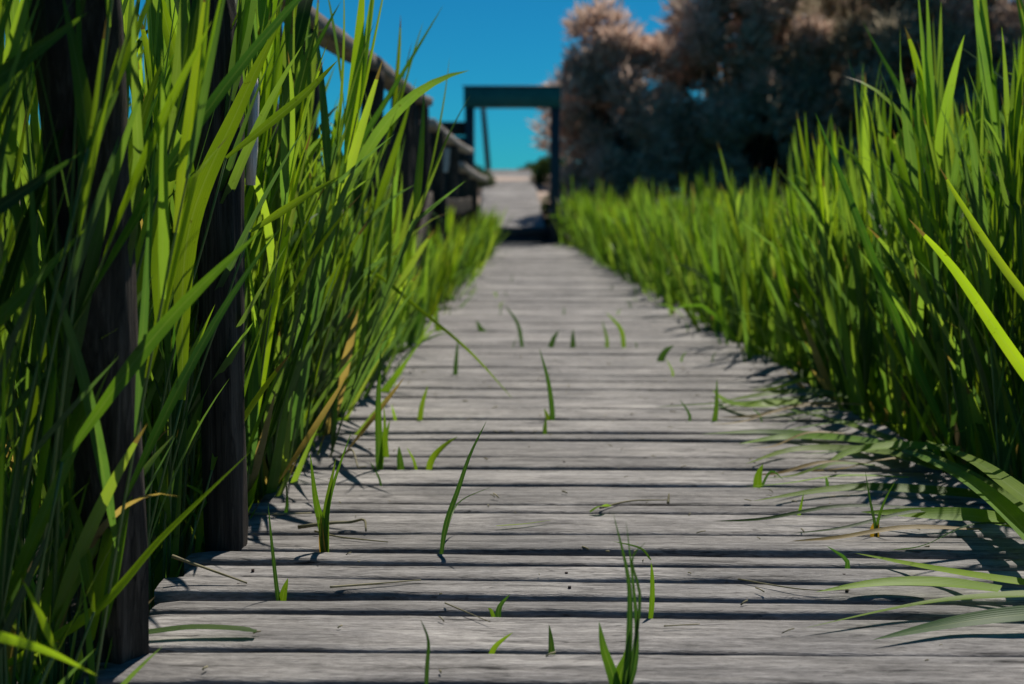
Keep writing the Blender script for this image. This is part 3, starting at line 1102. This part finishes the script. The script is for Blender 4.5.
twig([(172, 556), (205, 568), (247, 583)], 1.8, .45, 'brown twig propped out of the left reeds over the deck edge', zs=[.05, .03, .006])
twig([(238, 512), (270, 514), (312, 513)], 1.6, .95, 'pale straw lying across the left deck edge')
twig([(298, 527), (330, 523), (350, 522), (364, 520), (366, 531)], 2.0, .2, 'bent brown twig beside the leafy shoot', zs=[.006, .014, .012, .02, .006])
twig([(315, 531), (340, 537), (388, 542)], 1.1, .05, 'thin dark twig in front of the bent brown one')
twig([(330, 587), (370, 584), (421, 580)], 1.3, .9, 'pale straight straw lying left of centre')
twig([(600, 508), (630, 501), (668, 500)], 1.2, .3, 'small brown twig with green scrap at centre')
twig([(668, 503), (669, 494)], 1.6, .4, 'tiny upright twig stub at the small twig end', zs=[.004, .02])
twig([(664, 626), (700, 624)], .9, .6, 'short faint straw on the board right of the bushy shoot')
twig([(445, 603), (490, 622)], .8, .1, 'thin dark stalk crossing a gap at bottom centre')
twig([(738, 579), (800, 589), (850, 590)], .8, .1, 'long hair thin stalk by the folded light leaf')
twig([(340, 457), (352, 450), (358, 468)], 1.5, .8, 'bent pale straw at left reed foot', zs=[.01, .04, .008])
blade_obj('fallen_leaf', [tuple(P(146, 633, .01)), tuple(P(190, 628, .014)), tuple(P(230, 629, .012)), tuple(P(256, 632, .008))], .021, M_leaf,
          'flat grey green leaf piece lying by the nearest post', 'leaf', 'loose leaf pieces on the boards', r=.2, nrm=(0, -.3, 1), wprof=lambda t: np.where(t > .93, .7, 1.0) * (.7 + .3 * t))
blade_obj('fallen_leaf', [tuple(P(590, 512, .008)), tuple(P(602, 506, .02)), tuple(P(612, 506, .008))], .016, M_leaf,
          'small green leaf scrap at the centre of the deck', 'leaf', 'loose leaf pieces on the boards', r=.6, nrm=(0, -.3, 1), twist=1.2)
blade_obj('fallen_leaf', [tuple(P(496, 526, .006)), tuple(P(525, 524, .006)), tuple(P(558, 519, .008))], .007, M_leaf,
          'thin yellow green sliver lying near the deck centre', 'leaf', 'loose leaf pieces on the boards', r=.95, nrm=(0, -.3, 1))

# tiny specks of debris
deb = MB()
for k in range(150):
    y = random.uniform(1.9, 6)
    x = random.uniform(-.62, .85)
    p = Vector((x, y, .003))
    a = random.uniform(0, math.pi)
    L = random.uniform(.003, .022)
    dv = Vector((math.cos(a), math.sin(a), random.uniform(0, .3))) * L
    deb.tube([p, p + dv * .5 + Vector((0, 0, .001)), p + dv], random.uniform(.0006, .0018), 5, c=(random.random(), .5, .5, .5))
tag(deb.build('plant_debris', M_dry), 'tiny bits of straw and seed scattered over the boards', 'debris', kind='stuff')

# big foreground blades on the left, leaning in front of the posts
fg_specs = [
    # path px, depth, width px, tint, label
    ([(-60, 118), (20, 62), (88, 12)], 1.75, 17, .40, 'broad green leaf slanting up right across the top of the nearest post'),
    ([(88, 148), (80, 80), (62, -8)], 1.8, 17, .60, 'bright leaf rising up left before the top of the nearest post'),
    ([(88, 150), (102, 118), (119, 90)], 1.8, 14, .78, 'short yellow green leaf forking right before the nearest post'),
    ([(-60, 245), (10, 200), (82, 152)], 1.7, 15, .12, 'dull dark leaf slanting across the nearest post below the broad green one'),
    ([(-60, 372), (10, 308), (88, 226)], 1.75, 17, .62, 'bright straight leaf slanting up right across the middle of the nearest post'),
    ([(62, 462), (145, 348), (205, 282), (264, 228)], 1.84, 16, .30, 'long green leaf slanting right from the nearest post to the second post'),
    ([(-40, 690), (90, 615), (165, 535), (252, 450)], 1.9, 12, .80, 'long bright leaf slanting up right across the foot of the nearest post'),
    ([(-60, 620), (0, 636), (50, 652), (98, 676)], 1.5, 12, .80, 'blurred leaf curving low across the bottom left corner'),
    ([(100, 330), (118, 215), (142, 120), (165, 54)], 2.0, 15, .45, 'upright green leaf right of the nearest post top'),
    ([(158, 330), (160, 229), (168, 128)], 2.15, 15, .74, 'upright yellow green leaf between the two near posts'),
    ([(182, 400), (188, 235), (240, 105), (284, 14)], 2.4, 21, .78, 'broad yellow green leaf sweeping up before the second post'),
    ([(226, 158), (300, 98), (338, 60)], 2.5, 9, .62, 'thin leaf pointing up right from the second post'),
    ([(250, 232), (300, 200), (342, 175)], 2.6, 8, .80, 'thin bright leaf pointing right below the pale split board'),
    ([(92, 640), (108, 540), (127, 448)], 1.95, 15, .66, 'upright bright leaf before the foot of the nearest post'),
    ([(94, 612), (82, 540), (62, 470)], 1.9, 12, .80, 'bright leaf leaning left from the foot of the nearest post'),
    ([(56, 650), (40, 612), (20, 575)], 1.7, 12, .85, 'short bright leaf leaning left near the bottom left corner'),
    ([(100, 640), (118, 480), (140, 360), (150, 300)], 2.0, 10, .20, 'narrow dark leaf standing along the right side of the nearest post'),
    ([(-10, 640), (2, 480), (6, 300)], 1.7, 11, .85, 'bright narrow upright leaf at the left margin'),
    ([(20, 600), (50, 420), (60, 300), (98, 190)], 1.85, 12, .55, 'green leaf rising up right to the middle of the nearest post'),
    ([(212, 470), (222, 420), (228, 350)], 2.66, 9, .7, 'short upright leaf before the lower half of the second post'),
    ([(196, 560), (206, 500), (222, 440)], 2.7, 9, .85, 'bright pointed leaf at the foot of the second post'),
    ([(196, 520), (225, 455), (262, 330)], 2.66, 7, .5, 'narrow leaf crossing the lower half of the second post'),
]
for path, d, wpx, r_, lab in fg_specs:
    pts = [tuple(PD(x, y, d + .03 * i)) for i, (x, y) in enumerate(path)]
    b0_ = Vector(pts[0])
    xb = min(b0_.x - .03, -.74)
    root = empty('reed', (xb, b0_.y, GROUND), lab, 'reed', 'reeds crossing the near posts')
    if b0_.z > GROUND + .02:
        m_ = MB()
        g0 = Vector((xb, b0_.y + .03, GROUND))
        q = bez([tuple(g0), tuple(Vector((xb, b0_.y + .01, GROUND * .5 + b0_.z * .5))), tuple(b0_)], 10)
        m_.tube([Vector(v) for v in q], [.0036 - .0014 * i / 9 for i in range(10)], 6, c=(.3, .5, .5, .5))
        m_.build('stem', M_stem, root)
    blade_obj('leaf', pts, wpx * d / F * 1.1, M_leaf, parent=root, r=r_, nrm=(random.uniform(-.5, .5), -1, .1),
              twist=random.uniform(-.6, .6), n=26, wprof=lambda t: np.minimum(1, .30 + t * 2.4) * (1 - t ** 2.1) ** .9)
# tiny tips of grass in the gaps of the boards
for k in range(34):
    gy_ = [q[0] for q in full if q[1] and 2.2 < q[0] < 11]
    y_ = random.choice(gy_) + .006
    x_ = random.choice((random.uniform(-.6, .7), random.uniform(-.66, -.3), random.uniform(.35, .7)))
    pts = [(x_, y_, -.03), (x_ + random.uniform(-.01, .01), y_, .012), (x_ + random.uniform(-.035, .035), y_ + random.uniform(-.02, .02), random.uniform(.025, .07))]
    blade_obj('grass_tip', pts, random.uniform(.005, .011), M_leaf, 'tiny green tip of grass poking up through a gap between boards', 'grass tip', 'tiny grass tips in the gaps between boards',
              r=random.choice((.02, .05, .1, .3, .6)), n=7)
rt = [
    ([(1060, 420), (1010, 350), (955, 270), (908, 218)], 2.9, 12, .85, 'bright diagonal leaf crossing the right reeds from the frame edge'),
    ([(1060, 340), (1005, 270), (965, 210), (938, 165)], 2.9, 8, .95, 'thin yellow leaf slanting above the bright diagonal one'),
    ([(955, 455), (900, 330), (850, 200), (815, 112)], 3.6, 10, .15, 'long dark leaf slanting up left among right reeds'),
    ([(930, 420), (945, 300), (925, 150), (862, 20)], 4.2, 13, .1, 'tall dark leaf rising above the right reeds'),
]
rt += [([(335, 235), (352, 160), (388, 98), (444, 4)], 3.9, 7, .15, 'thin dark leaf tip rising alone against the sky above the railing')]
for path, d, wpx, r_, lab in rt:
    pts = [tuple(PD(x, y, d)) for x, y in path]
    blade_obj('reed_leaf', pts, wpx * d / F * 1.15, M_leaf, lab, 'leaf', 'large leaves leaning out of the reeds', r=r_, nrm=(random.uniform(-.5, .5), -1, .1), twist=random.uniform(-.4, .4), n=22)


# ------------------------------------------------------------------ tamarisk trees
def tree_mat(name, lo, hi, brown_lo, brown_hi):
    m, t, o = newmat(name)
    at = N(t, 'ShaderNodeVertexColor', layer_name='tint')
    sep = N(t, 'ShaderNodeSeparateColor')
    t.links.new(at.outputs['Color'], sep.inputs[0])
    g = mixc(t, sep.outputs[0], lo, hi)
    b = mixc(t, sep.outputs[0], brown_lo, brown_hi)
    c = mixc(t, sep.outputs[1], g, b)
    d = N(t, 'ShaderNodeBsdfDiffuse')
    t.links.new(c, d.inputs[0])
    tr = N(t, 'ShaderNodeBsdfTranslucent')
    t.links.new(c, tr.inputs[0])
    mx = N(t, 'ShaderNodeMixShader')
    mx.inputs[0].default_value = .5
    t.links.new(d.outputs[0], mx.inputs[1])
    t.links.new(tr.outputs[0], mx.inputs[2])
    t.links.new(mx.outputs[0], o.inputs[0])
    return m


M_tam = tree_mat('tamarisk_foliage', (.28, .25, .17), (.58, .50, .38), (.46, .32, .25), (.90, .68, .56))
M_bark = simple('tamarisk_bark', (.02, .016, .014), (.05, .04, .035), 8)


def tree(name, cx, cy, rx, ry, z0, z1, nclump, brown, label, seed, lobes=None, per=150):
    r_ = np.random.default_rng(seed)
    root = empty(name, (cx, cy, ground_z(cx, cy)), label, 'tree', 'tamarisk trees behind the reed bed')
    tr = MB()
    gz = ground_z(cx, cy)
    centres = []
    for k in range(nclump):
        while True:
            v = r_.uniform(-1, 1, 3)
            l = np.linalg.norm(v)
            if .45 < l < 1 or (l < 1 and r_.uniform() < .35): break
        n_ = 1 + .25 * noise.noise(Vector(v * 1.7) + Vector((seed, 0, 0)))
        c = np.array([cx + v[0] * rx * n_, cy + v[1] * ry * n_, (z0 + z1) / 2 + v[2] * (z1 - z0) / 2 * n_])
        centres.append((c, v))
    for k in range(7):
        a = 2 * math.pi * k / 7
        c = centres[int(r_.integers(len(centres)))][0]
        b0 = Vector((cx + .15 * math.cos(a), cy + .15 * math.sin(a), gz - .1))
        b1 = b0.lerp(Vector(c), .5) + Vector((0, 0, .3))
        tr.tube([b0, b0.lerp(b1, .5) + Vector((.05 * math.cos(a), .05, .05)), b1, Vector(c)], [.07, .055, .035, .012], 7, .2, k)
    for c, v in centres[::2]:
        p = Vector((cx, cy, gz + .5)).lerp(Vector(c), .4)
        tr.tube([p, p.lerp(Vector(c), .5) + Vector((0, 0, .1)), Vector(c)], [.025, .016, .006], 5, .2, 1)
    tr.build('trunk', M_bark, root)
    Vs, Qs, Cs, n0 = [], [], [], 0
    for c, v in centres:
        m_ = int(per * r_.uniform(.6, 1.3))
        cr = r_.uniform(.16, .36) * min(1.0, rx / 1.0 + .2)
        isb = 1.0 if r_.uniform() < brown * (.45 + .75 * max(0, v[2] * .5 + .5 - v[0] * .35 - v[1] * .2)) else 0.0
        d = r_.normal(0, 1, (m_, 3))
        d /= np.linalg.norm(d, axis=1)[:, None]
        rad = cr * r_.uniform(.15, 1.0, m_) ** .6
        d[:, 2] = d[:, 2] * .8 + .15
        p = c + d * rad[:, None] * np.array([1, 1, 1.25])
        L = r_.uniform(.07, .18, m_)[:, None]
        W = r_.uniform(.010, .026, m_)[:, None]
        dirv = d + r_.normal(0, .45, (m_, 3)) + np.array([0, 0, .35])
        dirv /= np.linalg.norm(dirv, axis=1)[:, None]
        sd_ = np.cross(dirv, r_.normal(0, 1, (m_, 3)))
        sd_ /= np.linalg.norm(sd_, axis=1)[:, None] + 1e-6
        quad = np.stack([p - sd_ * W, p + sd_ * W, p + dirv * L + sd_ * W * .5, p + dirv * L - sd_ * W * .5], 1)
        Vs.append(quad.reshape(-1, 3))
        Qs.append(np.arange(m_ * 4).reshape(-1, 4) + n0)
        n0 += m_ * 4
        col = np.zeros((m_, 4))
        col[:, 0] = r_.uniform(0, 1, m_)
        col[:, 1] = np.clip(isb * r_.uniform(.5, 1.1, m_) + (rad / cr > .8) * brown * .25, 0, 1)
        Cs.append(np.repeat(col, 4, axis=0))
    me_ = np_mesh('crown', np.concatenate(Vs), np.concatenate(Qs), np.concatenate(Cs), False)
    mesh_obj('crown', me_, M_tam, root)


tree('tamarisk_tree', .82, 20.3, .84, .7, -.1, 3.1, 84, 1.15, 'slim tamarisk with dusty pink plumes just right of the gate', 5, per=330)
tree('tamarisk_tree', 2.75, 20.8, 1.30, 1.1, -.3, 4.4, 165, .50, 'dark full tamarisk with few plumes next to the slim one', 6, per=330)
tree('tamarisk_tree', 5.1, 20.2, 1.5, 1.2, -.3, 4.6, 200, .22, 'very dark tamarisk between the plumed trees', 7, per=330)
tree('tamarisk_tree', 7.2, 19.6, 1.5, 1.2, .1, 3.9, 170, .80, 'tamarisk with brown plumes behind the right reeds', 8, per=330)
tree('tamarisk_tree', 9.4, 19.6, 1.5, 1.2, .1, 4.2, 120, .6, 'tamarisk mostly hidden beyond the right edge', 9, per=250)
tree('tamarisk_tree', 5.2, 23.0, 2.4, 1.2, -.3, 4.4, 210, .35, 'tamarisk standing behind the two dark ones', 19, per=300)


def bush(cx, cy, rx, h, label, seed, mat, n=2500):
    r_ = np.random.default_rng(seed)
    gz = ground_z(cx, cy)
    v = r_.normal(0, 1, (n, 3))
    v /= np.linalg.norm(v, axis=1)[:, None]
    v[:, 2] = abs(v[:, 2])
    lump = np.array([1 + .35 * noise.noise(Vector(q * 2.2) + Vector((seed, 0, 0))) for q in v])
    p = np.array([cx, cy, gz]) + v * (r_.uniform(.35, 1, n) ** .5 * lump)[:, None] * np.array([rx, rx, h])
    d = v + r_.normal(0, .5, (n, 3))
    d /= np.linalg.norm(d, axis=1)[:, None]
    s_ = np.cross(d, r_.normal(0, 1, (n, 3)))
    s_ /= np.linalg.norm(s_, axis=1)[:, None]
    L = r_.uniform(.05, .12, n)[:, None] * max(.6, rx)
    W = L * .3
    quad = np.stack([p - s_ * W, p + s_ * W, p + d * L + s_ * W * .4, p + d * L - s_ * W * .4], 1).reshape(-1, 3)
    col = np.zeros((n, 4))
    col[:, 0] = r_.uniform(0, 1, n)
    me_ = np_mesh('bush', quad, np.arange(n * 4).reshape(-1, 4), np.repeat(col, 4, axis=0), False)
    o_ = mesh_obj('bush', me_, mat)
    return tag(o_, label, 'bush')


M_bush = tree_mat('bush_foliage', (.03, .055, .02), (.08, .13, .04), (.1, .1, .1), (.1, .1, .1))
bush(PD(538, 160, 34).x, 34, .55, .36, 'low dark green bush on the sand beyond the ramp top', 3, M_bush)
bush(.02, 21.6, .30, .62, 'green bush hugging the right side of the ramp', 4, M_bush, 3000)
bush(-.02, 24.4, .36, .50, 'small green bush higher on the bank right of the ramp', 14, M_bush, 2500)
bush(-1.55, 24.0, .55, .40, 'low bush on the bank left of the ramp', 15, M_bush)
bush(-1.45, 20.6, .42, .45, 'leafy bush beside the foot of the ramp behind the broken railing', 16, M_bush)
